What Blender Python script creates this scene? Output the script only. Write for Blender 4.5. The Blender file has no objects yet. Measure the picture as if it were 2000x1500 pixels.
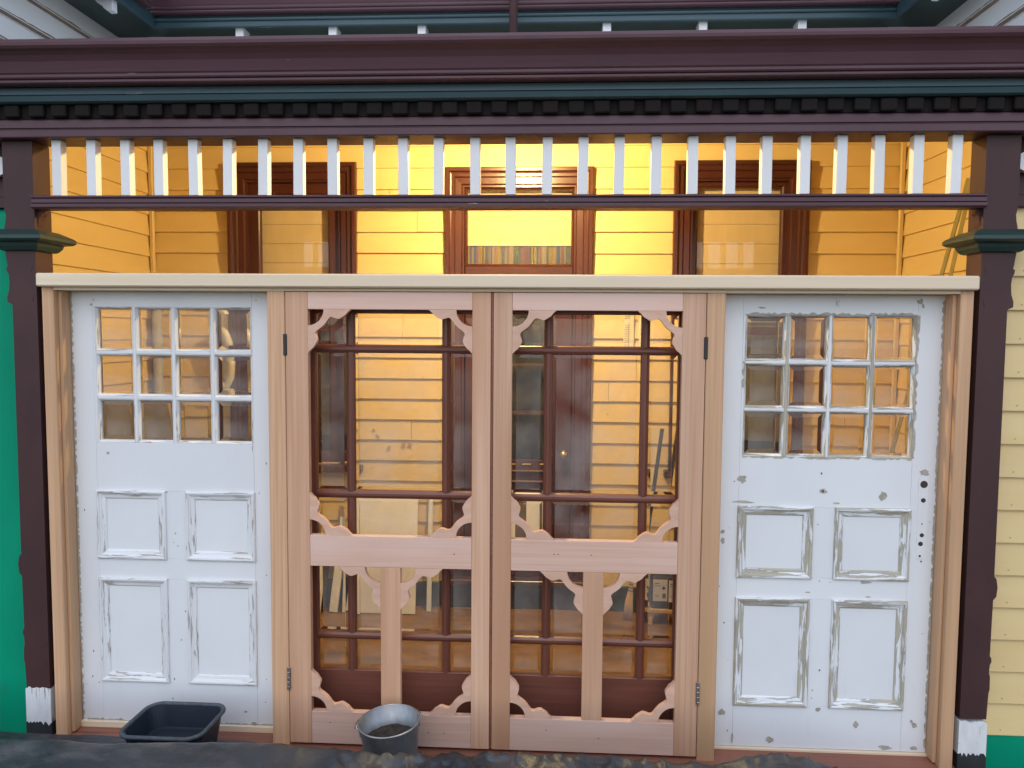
import bpy, bmesh, math, random
from mathutils import Vector, Matrix, noise
random.seed(7)
SC = bpy.context.scene
COL = SC.collection

# ------------------------------------------------------------------ camera
CAM = Vector((0.2613, -3.2843, 1.8471)); YAW, PITCH, ROLL = -0.0536, -0.0662, 0.0073
fw = Vector((math.sin(YAW)*math.cos(PITCH), math.cos(YAW)*math.cos(PITCH), math.sin(PITCH)))
rt = fw.cross(Vector((0, 0, 1))).normalized(); up = rt.cross(fw)
r2 = math.cos(ROLL)*rt + math.sin(ROLL)*up; u2 = -math.sin(ROLL)*rt + math.cos(ROLL)*up
cd = bpy.data.cameras.new('camera'); cam = bpy.data.objects.new('camera', cd); COL.objects.link(cam)
cd.sensor_fit = 'HORIZONTAL'; cd.sensor_width = 36; cd.lens = 27.0; cd.clip_start = .05; cd.clip_end = 500
mw = Matrix((( r2.x, u2.x, -fw.x, CAM.x), (r2.y, u2.y, -fw.y, CAM.y), (r2.z, u2.z, -fw.z, CAM.z), (0, 0, 0, 1)))
cam.matrix_world = mw
SC.camera = cam

# ------------------------------------------------------------------ world, sun, exposure
SUN_EL, SUN_AZ = math.radians(46), math.radians(182)      # azimuth from +Y clockwise: behind the camera
w = bpy.data.worlds.new('World'); SC.world = w; w.use_nodes = True
nt = w.node_tree; nt.nodes.clear()
sky = nt.nodes.new('ShaderNodeTexSky'); sky.sky_type = 'NISHITA'; sky.sun_disc = False
sky.sun_elevation = SUN_EL; sky.sun_rotation = SUN_AZ; sky.air_density = 1.0; sky.dust_density = 1.5; sky.ozone_density = 2.5
bg = nt.nodes.new('ShaderNodeBackground'); bg.inputs['Strength'].default_value = 0.12
wo = nt.nodes.new('ShaderNodeOutputWorld')
nt.links.new(sky.outputs[0], bg.inputs[0]); nt.links.new(bg.outputs[0], wo.inputs[0])
sl = bpy.data.lights.new('sun', 'SUN'); sl.energy = 1.5; sl.angle = math.radians(160); sl.color = (.88, .94, 1.0)
so = bpy.data.objects.new('sun', sl); COL.objects.link(so)
sd = Vector((math.sin(SUN_AZ)*math.cos(SUN_EL), math.cos(SUN_AZ)*math.cos(SUN_EL), math.sin(SUN_EL)))
so.rotation_euler = sd.to_track_quat('Z', 'Y').to_euler(); so.location = sd*30
SC.view_settings.view_transform = 'Standard'; SC.view_settings.look = 'None'
SC.view_settings.gamma = 1; SC.view_settings.exposure = 0.42; SC.view_settings.use_curve_mapping = False
LAMP_L = 3050.0
SC.render.engine = 'CYCLES'
cy = SC.cycles; cy.use_denoising = True; cy.max_bounces = 12; cy.transmission_bounces = 10; cy.transparent_max_bounces = 12
cy.caustics_reflective = False; cy.caustics_refractive = False; cy.sample_clamp_indirect = 6

# ------------------------------------------------------------------ materials
def _n(t, k, **kw):
    n = t.nodes.new(k)
    for a, b in kw.items(): setattr(n, a, b)
    return n
def mat(name, c, c2=None, scale=(6, 6, 6), rough=.5, bump=0.0, bscale=None, vary=0.06, wear=None, uv=False,
        metal=0.0, spec=.5, rvar=0.0, streak=None, detail=5.0, contrast=(.35, .65), big=None):
    """procedural paint / timber: base noise mix, large tone, per-object value, worn-through layer, bump"""
    m = bpy.data.materials.new(name); m.use_nodes = True
    t = m.node_tree; b = t.nodes['Principled BSDF']; L = t.links.new
    tc = _n(t, 'ShaderNodeTexCoord'); oi = _n(t, 'ShaderNodeObjectInfo')
    off = _n(t, 'ShaderNodeVectorMath', operation='MULTIPLY_ADD')
    co = _n(t, 'ShaderNodeCombineXYZ')
    for i in range(3): L(oi.outputs['Random'], co.inputs[i])
    L(co.outputs[0], off.inputs[0]); off.inputs[1].default_value = (37, 53, 71)
    L(tc.outputs['UV' if uv else 'Object'], off.inputs[2])
    def nz(sc, det=detail, rgh=.55, dist=0.0):
        mp = _n(t, 'ShaderNodeVectorMath', operation='MULTIPLY'); mp.inputs[1].default_value = sc
        L(off.outputs[0], mp.inputs[0])
        n = _n(t, 'ShaderNodeTexNoise'); n.inputs['Scale'].default_value = 1; n.inputs['Detail'].default_value = det
        n.inputs['Roughness'].default_value = rgh; n.inputs['Distortion'].default_value = dist
        L(mp.outputs[0], n.inputs['Vector']); return n.outputs['Fac']
    def ramp(sock, a, bb):
        r = _n(t, 'ShaderNodeMapRange'); r.inputs['From Min'].default_value = a; r.inputs['From Max'].default_value = bb
        L(sock, r.inputs['Value']); return r.outputs[0]
    def mix(f, a, bb, mode='MIX'):
        x = _n(t, 'ShaderNodeMix', data_type='RGBA', blend_type=mode)
        if hasattr(f, 'is_output'): L(f, x.inputs[0])
        else: x.inputs[0].default_value = f
        for i, v in ((6, a), (7, bb)):
            if hasattr(v, 'is_output'): L(v, x.inputs[i])
            else: x.inputs[i].default_value = (*v, 1)
        return x.outputs[2]
    base = nz(scale)
    col = mix(ramp(base, *contrast), c, c2 if c2 else tuple(v*.85 for v in c))
    if big:
        col = mix(ramp(nz(big[1], 2.0), .4, .65), col, big[0])
    if vary:
        hv = _n(t, 'ShaderNodeHueSaturation')
        r = _n(t, 'ShaderNodeMapRange'); r.inputs['To Min'].default_value = 1-vary; r.inputs['To Max'].default_value = 1+vary
        L(oi.outputs['Random'], r.inputs['Value']); L(r.outputs[0], hv.inputs['Value']); L(col, hv.inputs['Color']); col = hv.outputs[0]
    if streak:    # (colour, scale, lo, hi): stains
        col = mix(ramp(nz(streak[1], 4.0), streak[2], streak[3]), col, streak[0])
    hsock = base
    if wear:      # (colour, scale, threshold)
        wf = ramp(nz(wear[1], 6.0, .6, .4), wear[2], wear[2]+.015)
        col = mix(wf, col, wear[0]); 
    L(col, b.inputs['Base Color'])
    b.inputs['Roughness'].default_value = rough; b.inputs['Metallic'].default_value = metal
    b.inputs['Specular IOR Level'].default_value = spec
    if rvar:
        rr = _n(t, 'ShaderNodeMapRange'); rr.inputs['To Min'].default_value = rough-rvar; rr.inputs['To Max'].default_value = rough+rvar
        L(nz((3, 3, 3), 4.0), rr.inputs['Value']); L(rr.outputs[0], b.inputs['Roughness'])
    if bump:
        bp = _n(t, 'ShaderNodeBump'); bp.inputs['Strength'].default_value = 1; bp.inputs['Distance'].default_value = bump
        hs = nz(bscale) if bscale else hsock
        if wear:
            mm = _n(t, 'ShaderNodeMath', operation='MULTIPLY_ADD'); L(wf, mm.inputs[0]); mm.inputs[1].default_value = -1.2; L(hs, mm.inputs[2]); hs = mm.outputs[0]
        L(hs, bp.inputs['Height']); L(bp.outputs[0], b.inputs['Normal'])
    return m
def glassmat(name, col=(1, 1, 1), rough=0.0):
    m = bpy.data.materials.new(name); m.use_nodes = True; t = m.node_tree; t.nodes.clear()
    g = _n(t, 'ShaderNodeBsdfGlass'); g.inputs['Color'].default_value = (*col, 1); g.inputs['IOR'].default_value = 1.5; g.inputs['Roughness'].default_value = rough
    o = _n(t, 'ShaderNodeOutputMaterial'); t.links.new(g.outputs[0], o.inputs[0]); return m
def thinglass(name, tint=(1, 1, 1), haze=.0):
    m = bpy.data.materials.new(name); m.use_nodes = True; t = m.node_tree; t.nodes.clear(); L = t.links.new
    tr = _n(t, 'ShaderNodeBsdfTransparent'); tr.inputs[0].default_value = (*tint, 1)
    gl = _n(t, 'ShaderNodeBsdfGlossy'); gl.inputs['Roughness'].default_value = 0.0; gl.inputs[0].default_value = (1, 1, 1, 1)
    fr = _n(t, 'ShaderNodeFresnel'); fr.inputs[0].default_value = 1.5
    ge = _n(t, 'ShaderNodeNewGeometry'); ml = _n(t, 'ShaderNodeMath', operation='MULTIPLY_ADD')
    inv = _n(t, 'ShaderNodeMath', operation='SUBTRACT'); inv.inputs[0].default_value = 1; L(ge.outputs['Backfacing'], inv.inputs[1])
    L(fr.outputs[0], ml.inputs[0]); L(inv.outputs[0], ml.inputs[1]); ml.inputs[2].default_value = 0
    mx = _n(t, 'ShaderNodeMixShader'); L(ml.outputs[0], mx.inputs[0]); L(tr.outputs[0], mx.inputs[1]); L(gl.outputs[0], mx.inputs[2])
    out = mx.outputs[0]
    if haze:  # pale diffuse layer painted in for daylight haze reflected on the panes
        df = _n(t, 'ShaderNodeBsdfDiffuse'); df.inputs[0].default_value = (.72, .70, .66, 1)
        tc = _n(t, 'ShaderNodeTexCoord'); nz = _n(t, 'ShaderNodeTexNoise'); nz.inputs['Scale'].default_value = 5; nz.inputs['Detail'].default_value = 6
        L(tc.outputs['Object'], nz.inputs['Vector'])
        mr = _n(t, 'ShaderNodeMapRange'); mr.inputs['From Min'].default_value = .35; mr.inputs['From Max'].default_value = .8; mr.inputs['To Max'].default_value = haze; L(nz.outputs[0], mr.inputs[0])
        m2 = _n(t, 'ShaderNodeMixShader'); L(mr.outputs[0], m2.inputs[0]); L(out, m2.inputs[1]); L(df.outputs[0], m2.inputs[2]); out = m2.outputs[0]
    o = _n(t, 'ShaderNodeOutputMaterial'); L(out, o.inputs[0]); return m
def emitmat(name, col, s):
    m = bpy.data.materials.new(name); m.use_nodes = True; t = m.node_tree; t.nodes.clear()
    g = _n(t, 'ShaderNodeEmission'); g.inputs[0].default_value = (*col, 1); g.inputs[1].default_value = s
    o = _n(t, 'ShaderNodeOutputMaterial'); t.links.new(g.outputs[0], o.inputs[0]); return m

WHITE = (.76, .77, .78); BEIGE = (.49, .45, .36); TAUPE = (.43, .385, .32)
MT = dict(
  white=mat('white_door_paint', WHITE, (.725, .735, .75), (3, 3, 2), .45, .0006, (90, 90, 5), vary=.01, streak=((.66, .66, .66), (9, 9, 2), .66, .85), spec=.35),
  wearL=mat('white_paint_worn', WHITE, (.70, .70, .70), (3, 3, 2), .5, .0012, (40, 90, 1), vary=.03, uv=True, wear=(TAUPE, (8, 95, 1), .595)),
  wearR=mat('white_paint_peeled_to_beige', BEIGE, (.36, .33, .26), (4, 60, 1), .6, .0012, (40, 90, 1), vary=.04, uv=True, wear=(WHITE, (6, 70, 1), .50)),
  chip=mat('bare_filler_under_paint', (.45, .42, .35), (.33, .30, .25), (40, 40, 40), .8, .0006),
  hole=mat('dark_lock_hole', (.055, .04, .03), None, (40, 40, 40), .8),
  pineV=mat('new_pine_upright', (.57, .325, .175), (.72, .44, .265), (90, 90, 1.3), .55, .0004, None, vary=.04, big=((.50, .30, .16), (5, 5, .3))),
  pineH=mat('new_pine_level', (.76, .62, .43), (.86, .73, .54), (1.2, 90, 80), .55, .0004, None, vary=.02, big=((.74, .60, .43), (.5, 5, 8))),
  cedV=mat('redwood_upright', (.57, .325, .20), (.72, .45, .305), (110, 110, 1.6), .5, .0006, None, vary=.09, contrast=(.30, .72), big=((.53, .285, .165), (7, 7, .5))),
  cedH=mat('redwood_level', (.72, .475, .37), (.60, .37, .275), (1.6, 110, 110), .5, .0006, None, vary=.07, contrast=(.30, .72), big=((.71, .49, .40), (1.5, 6, 9))),
  fret=mat('redwood_fret', (.68, .43, .32), (.60, .36, .25), (9, 60, 30), .5, .0002, None, vary=.05),
  brown=mat('dark_red_timber', (.175, .062, .042), (.13, .047, .033), (60, 60, 2), .33, .0004, None, vary=.06, streak=((.05, .025, .02), (25, 25, 6), .66, .74)),
  brownH=mat('dark_red_timber_level', (.175, .062, .042), (.13, .047, .033), (2, 60, 60), .33, .0004, None, vary=.06),
  sill=mat('red_sill_timber', (.27, .105, .065), (.20, .075, .05), (2, 60, 60), .5, .0005, None, streak=((.12, .06, .05), (4, 30, 10), .6, .75)),
  maroon=mat('maroon_gloss_paint', (.10, .048, .060), (.088, .042, .053), (3, 3, 3), .45, .0012, (6, 45, 45), vary=.03, wear=((.55, .5, .48), (4, 60, 70), .725), rvar=.1, spec=.35),
  maroonP=mat('maroon_post_paint', (.066, .030, .030), (.054, .025, .026), (5, 5, 3), .5, .0012, (25, 25, 6), vary=.02, spec=.28, wear=((.30, .22, .23), (22, 22, 14), .77)),
  trim=mat('window_trim_paint', (.075, .022, .016), (.062, .018, .014), (4, 4, 2), .27, .0004, (30, 30, 6), vary=.03),
  teal=mat('teal_paint', (.038, .082, .098), (.032, .070, .086), (3, 8, 8), .42, .0006, (8, 40, 40), wear=((.5, .52, .5), (3.5, 60, 60), .70)),
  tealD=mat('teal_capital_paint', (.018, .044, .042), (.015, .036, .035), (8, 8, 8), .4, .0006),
  dentil=mat('shaded_dentil_paint', (.012, .012, .011), (.017, .011, .011), (7, 7, 7), .7, .0008, vary=.12, spec=.12),  # own dark colour, deepened to carry the shade under the fascia
  yellow=mat('yellow_weatherboard_paint', (.74, .55, .25), (.70, .51, .225), (2.5, 2.5, 8), .42, .0006, (5, 5, 40), vary=.025, streak=((.52, .35, .14), (30, 30, 30), .74, .80)),
  yellowX=mat('yellow_weatherboard_outside', (.74, .56, .27), (.70, .52, .24), (2.5, 2.5, 8), .5, .0006, (5, 5, 40), vary=.025, streak=((.45, .32, .18), (45, 45, 45), .74, .80)),
  whiteB=mat('white_weatherboard_paint', (.85, .84, .82), (.80, .79, .77), (2, 2, 6), .5, .0008, (5, 5, 40), vary=.03),
  rust=mat('bare_weathered_edge', (.30, .22, .16), (.2, .15, .11), (20, 20, 20), .8, .001),
  whiteG=mat('white_gloss_baluster', (.80, .80, .80), (.75, .75, .75), (5, 5, 3), .4, .0003, (30, 30, 10), vary=.03, wear=((.25, .22, .2), (60, 60, 25), .76)),
  primer=mat('white_primer', (.72, .73, .73), (.62, .62, .61), (20, 20, 9), .6, .001, None, streak=((.30, .22, .16), (70, 70, 9), .60, .72), wear=((.03, .03, .03), (45, 45, 45), .72)),
  bitumen=mat('black_bitumen', (.02, .022, .024), (.03, .032, .033), (12, 12, 12), .6, .002),
  wrap=mat('green_building_wrap', (.0, .30, .165), (.0, .26, .145), (4, 4, 2), .6, .0, vary=.02, spec=.15, streak=((.02, .19, .12), (4, 4, 2.5), .56, .8)),
  floor=mat('stained_plywood_floor', (.25, .145, .06), (.19, .10, .042), (5, 14, 5), .55, .0008, None, vary=0, streak=((.09, .05, .028), (2.2, 3.5, 3), .52, .68), wear=((.07, .035, .02), (3, 9, 3), .66)),
  black=mat('dark_painted_skirting', (.035, .04, .038), (.05, .052, .048), (8, 8, 8), .5, .001),
  cream=mat('cream_blind_cloth', (.66, .50, .27), (.62, .46, .24), (14, 14, 4), .8, .0006, (120, 120, 120)),
  creamP=mat('cream_plastic', (.72, .64, .44), None, (5, 5, 5), .35),
  panelW=mat('off_white_panel', (.82, .80, .71), (.79, .77, .67), (2, 2, 2), .6, .0003, (60, 60, 60)),
  ceil=mat('cream_ceiling_paint', (.55, .40, .17), None, (3, 3, 3), .5),
  dark=mat('dark_room', (.05, .045, .04), None, (2, 2, 2), .9),
  drk_board=mat('dark_grey_board', (.16, .135, .11), (.12, .10, .085), (6, 6, 2), .7, .0005),
  card=mat('cardboard', (.46, .31, .15), (.40, .27, .13), (3, 3, 12), .8, .0004),
  plank=mat('olive_plank', (.40, .34, .13), (.34, .28, .10), (50, 50, 1.5), .6, .0005, None, vary=.1),
  brass=mat('brass', (.62, .44, .17), None, (8, 8, 8), .28, metal=1.0),
  steel=mat('worn_hinge_steel', (.45, .42, .40), (.22, .17, .14), (70, 70, 70), .4, .0006, metal=.8),
  iron=mat('black_iron', (.022, .022, .024), None, (20, 20, 20), .5, .0003),
  galv=mat('galvanised_steel', (.38, .40, .41), (.25, .265, .275), (16, 16, 9), .45, .0006, (30, 30, 30), metal=.7, rvar=.1, streak=((.30, .30, .29), (9, 9, 4), .6, .8)),
  soil=mat('dark_soil', (.03, .024, .02), (.07, .055, .045), (30, 30, 30), .95, .006, (45, 45, 45)),
  tray=mat('navy_plastic', (.014, .020, .030), (.018, .025, .036), (6, 6, 6), .42, .0003, (40, 40, 40), spec=.4),
  trayrim=mat('scuffed_plastic_rim', (.07, .085, .10), (.04, .05, .06), (40, 40, 40), .6, .0006),
  plastic=mat('black_plastic_film', (.022, .025, .031), (.036, .039, .046), (3, 3, 3), .42, .007, (16, 26, 16), vary=0, streak=((.085, .085, .085), (5, 9, 7), .48, .72), rvar=.24, wear=((.5, .5, .5), (45, 45, 45), .745)),
  earth=mat('bare_ground', (.16, .13, .10), (.10, .085, .065), (4, 4, 4), .95, .01, (14, 14, 14), vary=0),
  broom=mat('straw', (.66, .42, .12), (.50, .30, .08), (90, 90, 3), .8, .002, None),
  label=mat('white_paper_label', (.66, .64, .58), None, (10, 10, 10), .6),
  glass=thinglass('clear_glass', haze=.04), glassV=thinglass('veiled_glass', haze=.17), bevel=glassmat('bevelled_glass'), glassD=thinglass('door_glass', (.85, .85, .83), .1),
  bulb=emitmat('lit_bulb', (1.0, .74, .33), LAMP_L),
  roof=mat('light_roof_sheet', (.72, .72, .71), (.66, .66, .65), (3, 3, 3), .5),
  dim=mat('olive_dim_sheet', (.20, .175, .10), (.16, .14, .085), (40, 40, 3), .85),
  stain=mat('brown_stain', (.42, .27, .13), (.50, .34, .17), (60, 60, 60), .8),
  porc=mat('white_fitting', (.75, .75, .72), None, (6, 6, 6), .3),
)
STRIPES = []
for nme, c in (('red', (.36, .10, .035)), ('yellow', (.60, .42, .08)), ('green', (.07, .12, .16)), ('orange', (.52, .24, .06)), ('ochre', (.50, .33, .10))):
    STRIPES.append(mat('curtain_' + nme, tuple(v*.30 for v in c), None, (30, 30, 5), .8))

# ------------------------------------------------------------------ builders
def wpos(o):
    p = Vector((0, 0, 0))
    while o is not None:
        p += o.location; o = o.parent
    return p
def link(name, me, m, parent=None, loc=(0, 0, 0)):
    """loc is a world position (parents are never rotated when this is used)"""
    o = bpy.data.objects.new(name, me); COL.objects.link(o)
    if m is not None and not me.materials: me.materials.append(m)
    o.parent = parent; o.location = Vector(loc) - (wpos(parent) if parent else Vector((0, 0, 0)))
    return o
def thing(name, label, cat, loc=(0, 0, 0), group=None):
    o = bpy.data.objects.new(name, None); COL.objects.link(o); o.location = loc; o.empty_display_size = .1
    return tag(o, label, cat, group)
def tag(o, label=None, cat=None, group=None, kind=None):
    for k, v in (('label', label), ('category', cat), ('group', group), ('kind', kind)):
        if v: o[k] = v
    return o
def to_mesh(name, bm, smooth=False):
    me = bpy.data.meshes.new(name); bmesh.ops.recalc_face_normals(bm, faces=bm.faces); bm.to_mesh(me); bm.free()
    if smooth:
        for p in me.polygons: p.use_smooth = True
    return me
CACHE = {}
def box_mesh(w_, d_, h_, bev, m):
    k = (round(w_, 4), round(d_, 4), round(h_, 4), bev, m.name)
    if k in CACHE: return CACHE[k]
    bm = bmesh.new(); bmesh.ops.create_cube(bm, size=1, matrix=Matrix.Diagonal((w_, d_, h_, 1)))
    if bev: bmesh.ops.bevel(bm, geom=list(bm.edges), offset=bev, segments=1, affect='EDGES', profile=.5)
    me = to_mesh('box', bm); me.materials.append(m); CACHE[k] = me
    return me
def bx(name, x0, x1, y0, y1, z0, z1, m, parent=None, bev=.002):
    me = box_mesh(x1-x0, y1-y0, z1-z0, min(bev, .45*min(x1-x0, y1-y0, z1-z0)), m)
    return link(name, me, m, parent, ((x0+x1)/2, (y0+y1)/2, (z0+z1)/2))
def prism(name, pts, axis, a0, a1, m, parent=None, bev=0.0, smooth=False, origin=None):
    """closed 2-D outline extruded along an axis. axis x: pts=(y,z); y: pts=(x,z); z: pts=(x,y). world coordinates"""
    def P(p, a): return Vector((a, p[0], p[1])) if axis == 'x' else Vector((p[0], a, p[1])) if axis == 'y' else Vector((p[0], p[1], a))
    ctr = Vector(origin) if origin is not None else (P(pts[0], a0) + P(pts[len(pts)//2], a1))/2
    bm = bmesh.new()
    A = [bm.verts.new(P(p, a0)-ctr) for p in pts]; B = [bm.verts.new(P(p, a1)-ctr) for p in pts]
    f1 = bm.faces.new(A); f2 = bm.faces.new(B[::-1]); n = len(pts)
    for i in range(n): bm.faces.new((A[i], B[i], B[(i+1) % n], A[(i+1) % n]))
    bmesh.ops.recalc_face_normals(bm, faces=bm.faces)
    if len(pts) > 12: bmesh.ops.triangulate(bm, faces=[f1, f2], ngon_method='EAR_CLIP')
    elif bev:
        es = [e for e in bm.edges if f1 in e.link_faces or f2 in e.link_faces]
        bmesh.ops.bevel(bm, geom=es, offset=bev, segments=1, affect='EDGES')
    return link(name, to_mesh(name, bm, smooth), m, parent, ctr)
def frame(name, x0, x1, z0, z1, prof, m, parent=None, bottom=True, origin=None):
    """mitred frame: prof = list of (inset, y); rectangle rings joined; UV u along the side, v across"""
    bm = bmesh.new(); uvl = bm.loops.layers.uv.new('UVMap')
    ctr = Vector(origin) if origin is not None else Vector(((x0+x1)/2, prof[0][1], (z0+z1)/2))
    rings = []
    v = 0; vs = []; last = None
    for (o, y) in prof:
        if last: v += math.hypot(o-last[0], y-last[1])
        last = (o, y); vs.append(v)
        zb = z0 + (o if bottom else 0)
        rings.append([bm.verts.new(Vector(c)-ctr) for c in ((x0+o, y, zb), (x0+o, y, z1-o), (x1-o, y, z1-o), (x1-o, y, zb))])
    for i in range(len(rings)-1):
        a, b = rings[i], rings[i+1]
        for s in range(4 if bottom else 3):
            q = (s+1) % 4
            f = bm.faces.new((a[s], a[q], b[q], b[s]))
            for lp in f.loops:
                ri = i if lp.vert in a else i+1
                c = lp.vert.co + ctr
                lp[uvl].uv = ((c.z if s in (0, 2) else c.x) + s*7.3, vs[ri] + s*3.1)
    return link(name, to_mesh(name, bm), m, parent, ctr)
def pane(name, x0, x1, z0, z1, y, m, parent, bevw=.0, th=.006):
    """solid glass; bevw > 0 gives bevelled borders on the front"""
    bm = bmesh.new(); c = Vector(((x0+x1)/2, y, (z0+z1)/2)); W, H = (x1-x0)/2, (z1-z0)/2
    def R(o, yy): return [bm.verts.new((sx*(W-o), yy, sz*(H-o))) for sx, sz in ((-1, -1), (-1, 1), (1, 1), (1, -1))]
    if not bevw: rs = [R(0, th), R(0, 0)]
    else: rs = [R(bevw, th), R(0, th), R(0, th*.45), R(bevw, 0)]
    bm.faces.new(rs[0]); bm.faces.new(rs[-1][::-1])
    for a, b in zip(rs, rs[1:]):
        for s in range(4):
            f = bm.faces.new((a[s], a[(s+1) % 4], b[(s+1) % 4], b[s])); f.material_index = 1 if bevw else 0
    me = to_mesh(name, bm); me.materials.append(m)
    if bevw: me.materials.append(MT['bevel'])
    return link(name, me, m, parent, c)
def lathe(prof, n=40, cap=False):
    bm = bmesh.new(); R = []
    for (r, z) in prof: R.append([bm.verts.new((r*math.cos(2*math.pi*i/n), r*math.sin(2*math.pi*i/n), z)) for i in range(n)])
    for a, b in zip(R, R[1:]):
        for i in range(n): bm.faces.new((a[i], a[(i+1) % n], b[(i+1) % n], b[i]))
    if cap: bm.faces.new(R[0][::-1]); bm.faces.new(R[-1])
    return bm
def tube(bm, pts, r, n=8):
    rings = []
    for i, p in enumerate(pts):
        p = Vector(p); d = (Vector(pts[min(i+1, len(pts)-1)]) - Vector(pts[max(i-1, 0)])).normalized()
        a = d.orthogonal().normalized() if i == 0 else (a - d*a.dot(d)).normalized()
        b = d.cross(a); rad = r[i] if isinstance(r, (list, tuple)) else r
        rings.append([bm.verts.new(p + rad*(math.cos(2*math.pi*k/n)*a + math.sin(2*math.pi*k/n)*b)) for k in range(n)])
    for u, v in zip(rings, rings[1:]):
        for k in range(n): bm.faces.new((u[k], u[(k+1) % n], v[(k+1) % n], v[k]))
    bm.faces.new(rings[0][::-1]); bm.faces.new(rings[-1])
def local(name, bm, m, parent, smooth=False):
    me = to_mesh(name, bm, smooth); me.materials.append(m)
    o = bpy.data.objects.new(name, me); COL.objects.link(o); o.parent = parent; return o
def spline(pts, sub=4, closed=False):
    out = []; n = len(pts)
    for i in range(n-1):
        p0, p1, p2, p3 = pts[max(i-1, 0)], pts[i], pts[i+1], pts[min(i+2, n-1)]
        for k in range(sub):
            t = k/sub; q = []
            for c in range(2):
                q.append(.5*(2*p1[c] + (p2[c]-p0[c])*t + (2*p0[c]-5*p1[c]+4*p2[c]-p3[c])*t*t + (3*p1[c]-p0[c]-3*p2[c]+p3[c])*t**3))
            out.append(tuple(q))
    out.append(pts[-1]); return out
def blob(x, z, rx, rz, seed, n=13):
    rn = random.Random(seed); out = []
    for i in range(n):
        a = 2*math.pi*i/n; k = rn.uniform(.55, 1.15)
        out.append((x + rx*k*math.cos(a), z + rz*k*math.sin(a)))
    return out
def jag(x0, x1, z0, z1, side, amp, step, seed):
    """strip outline with one ragged long side. side: 'l','r','t','b'"""
    rn = random.Random(seed); pts = []
    if side in 'lr':
        n = max(3, int((z1-z0)/step)); xs, xr = (x1, x0) if side == 'l' else (x0, x1); sg = 1 if side == 'l' else -1
        pts = [(xs, z0)] + [(xr + sg*amp*rn.random()**1.6*(1 if rn.random() < .75 else .2), z0+(z1-z0)*i/n) for i in range(n+1)] + [(xs, z1)]
    else:
        n = max(3, int((x1-x0)/step)); zs, zr = (z0, z1) if side == 't' else (z1, z0); sg = -1 if side == 't' else 1
        pts = [(x0, zs)] + [(x0+(x1-x0)*i/n, zr + sg*amp*rn.random()**1.6) for i in range(n+1)] + [(x1, zs)]
    return pts
def lap_board(L_, axis, m, pitch=.138, under=.022):
    """one weatherboard, thick at its lower edge; length along x (facing -y) or along y (facing +x / -x via mirrored y)"""
    k = ('lap', round(L_, 3), axis, m.name, pitch, under)
    if k in CACHE: return CACHE[k]
    h = pitch + .018
    pr = [(0, 0), (-under, 0), (-under-.001, .003), (-.007, h), (0, h)]
    bm = bmesh.new(); A = []; B = []
    for (d, z) in pr:
        for lst, s in ((A, -L_/2), (B, L_/2)):
            lst.append(bm.verts.new((s, d, z) if axis == 'x' else (-d, s, z) if axis == 'y+' else (d, s, z)))
    bm.faces.new(A); bm.faces.new(B[::-1]); n = len(pr)
    for i in range(n): bm.faces.new((A[i], B[i], B[(i+1) % n], A[(i+1) % n]))
    me = to_mesh('weatherboard', bm); me.materials.append(m); CACHE[k] = me; return me

# ------------------------------------------------------------------ ground and floor
bm = bmesh.new(); bmesh.ops.create_grid(bm, x_segments=60, y_segments=60, size=120)
g = link('ground', to_mesh('ground', bm), MT['earth'], None, (0, 0, -.16)); tag(g, 'bare brown earth around the house', 'ground', kind='structure')
pf = bx('porch_floor', -2.47, 2.49, .16, 1.80, -.06, 0.0, MT['floor'], None, .001); tag(pf, 'stained brown plywood floor of the porch', 'floor', kind='structure')

# ------------------------------------------------------------------ house
house = thing('house', 'yellow and white weatherboard house behind the porch with dark red windows', 'house', (0, 1.8, 0))
YW = 1.80
WINS = [(-1.906, -1.041, .945, 2.955), (1.022, 1.878, .945, 2.955)]
DOOR = (-.455, .511, .0, 2.92)
def wall_pieces(bm, x0, x1, z0, z1, y0, y1, holes):
    xs = sorted({x0, x1, *[h[0] for h in holes], *[h[1] for h in holes]})
    for a, b in zip(xs, xs[1:]):
        zz = [z0]
        for h in sorted(holes, key=lambda q: q[2]):
            if h[0] <= a+1e-6 and h[1] >= b-1e-6: zz += [h[2], h[3]]
        zz.append(z1)
        for c, d in zip(zz[::2], zz[1::2]):
            if d-c > 1e-4: bmesh.ops.create_cube(bm, size=1, matrix=Matrix.Translation(((a+b)/2, (y0+y1)/2, (c+d)/2)) @ Matrix.Diagonal((b-a, y1-y0, d-c, 1)))
bm = bmesh.new()
holes = [(a+.1, b-.1, c+.02, d-.1) for a, b, c, d in WINS] + [(DOOR[0]+.1, DOOR[1]-.1, .17, DOOR[3]-.1)]
wall_pieces(bm, -2.60, 2.62, -.1, 3.95, YW, YW+.1, holes)
bmesh.ops.translate(bm, verts=bm.verts, vec=(0, -YW, 0))
backw = link('back_wall', to_mesh('back_wall', bm), MT['yellow'], house, (0, YW, 0))
PIT = .138
def rows(z0, z1, pit=PIT, ref=3.058):
    k = math.floor((z0-ref)/pit); z = ref + k*pit
    while z < z1: 
        if z >= z0-.06: yield z
        z += pit
XL, XR = -2.46, 2.485
cut = [(a+.03, b-.03, c-.02, d-.03) for a, b, c, d in WINS] + [(DOOR[0]+.03, DOOR[1]-.03, 0, DOOR[3]-.03)]
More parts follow.
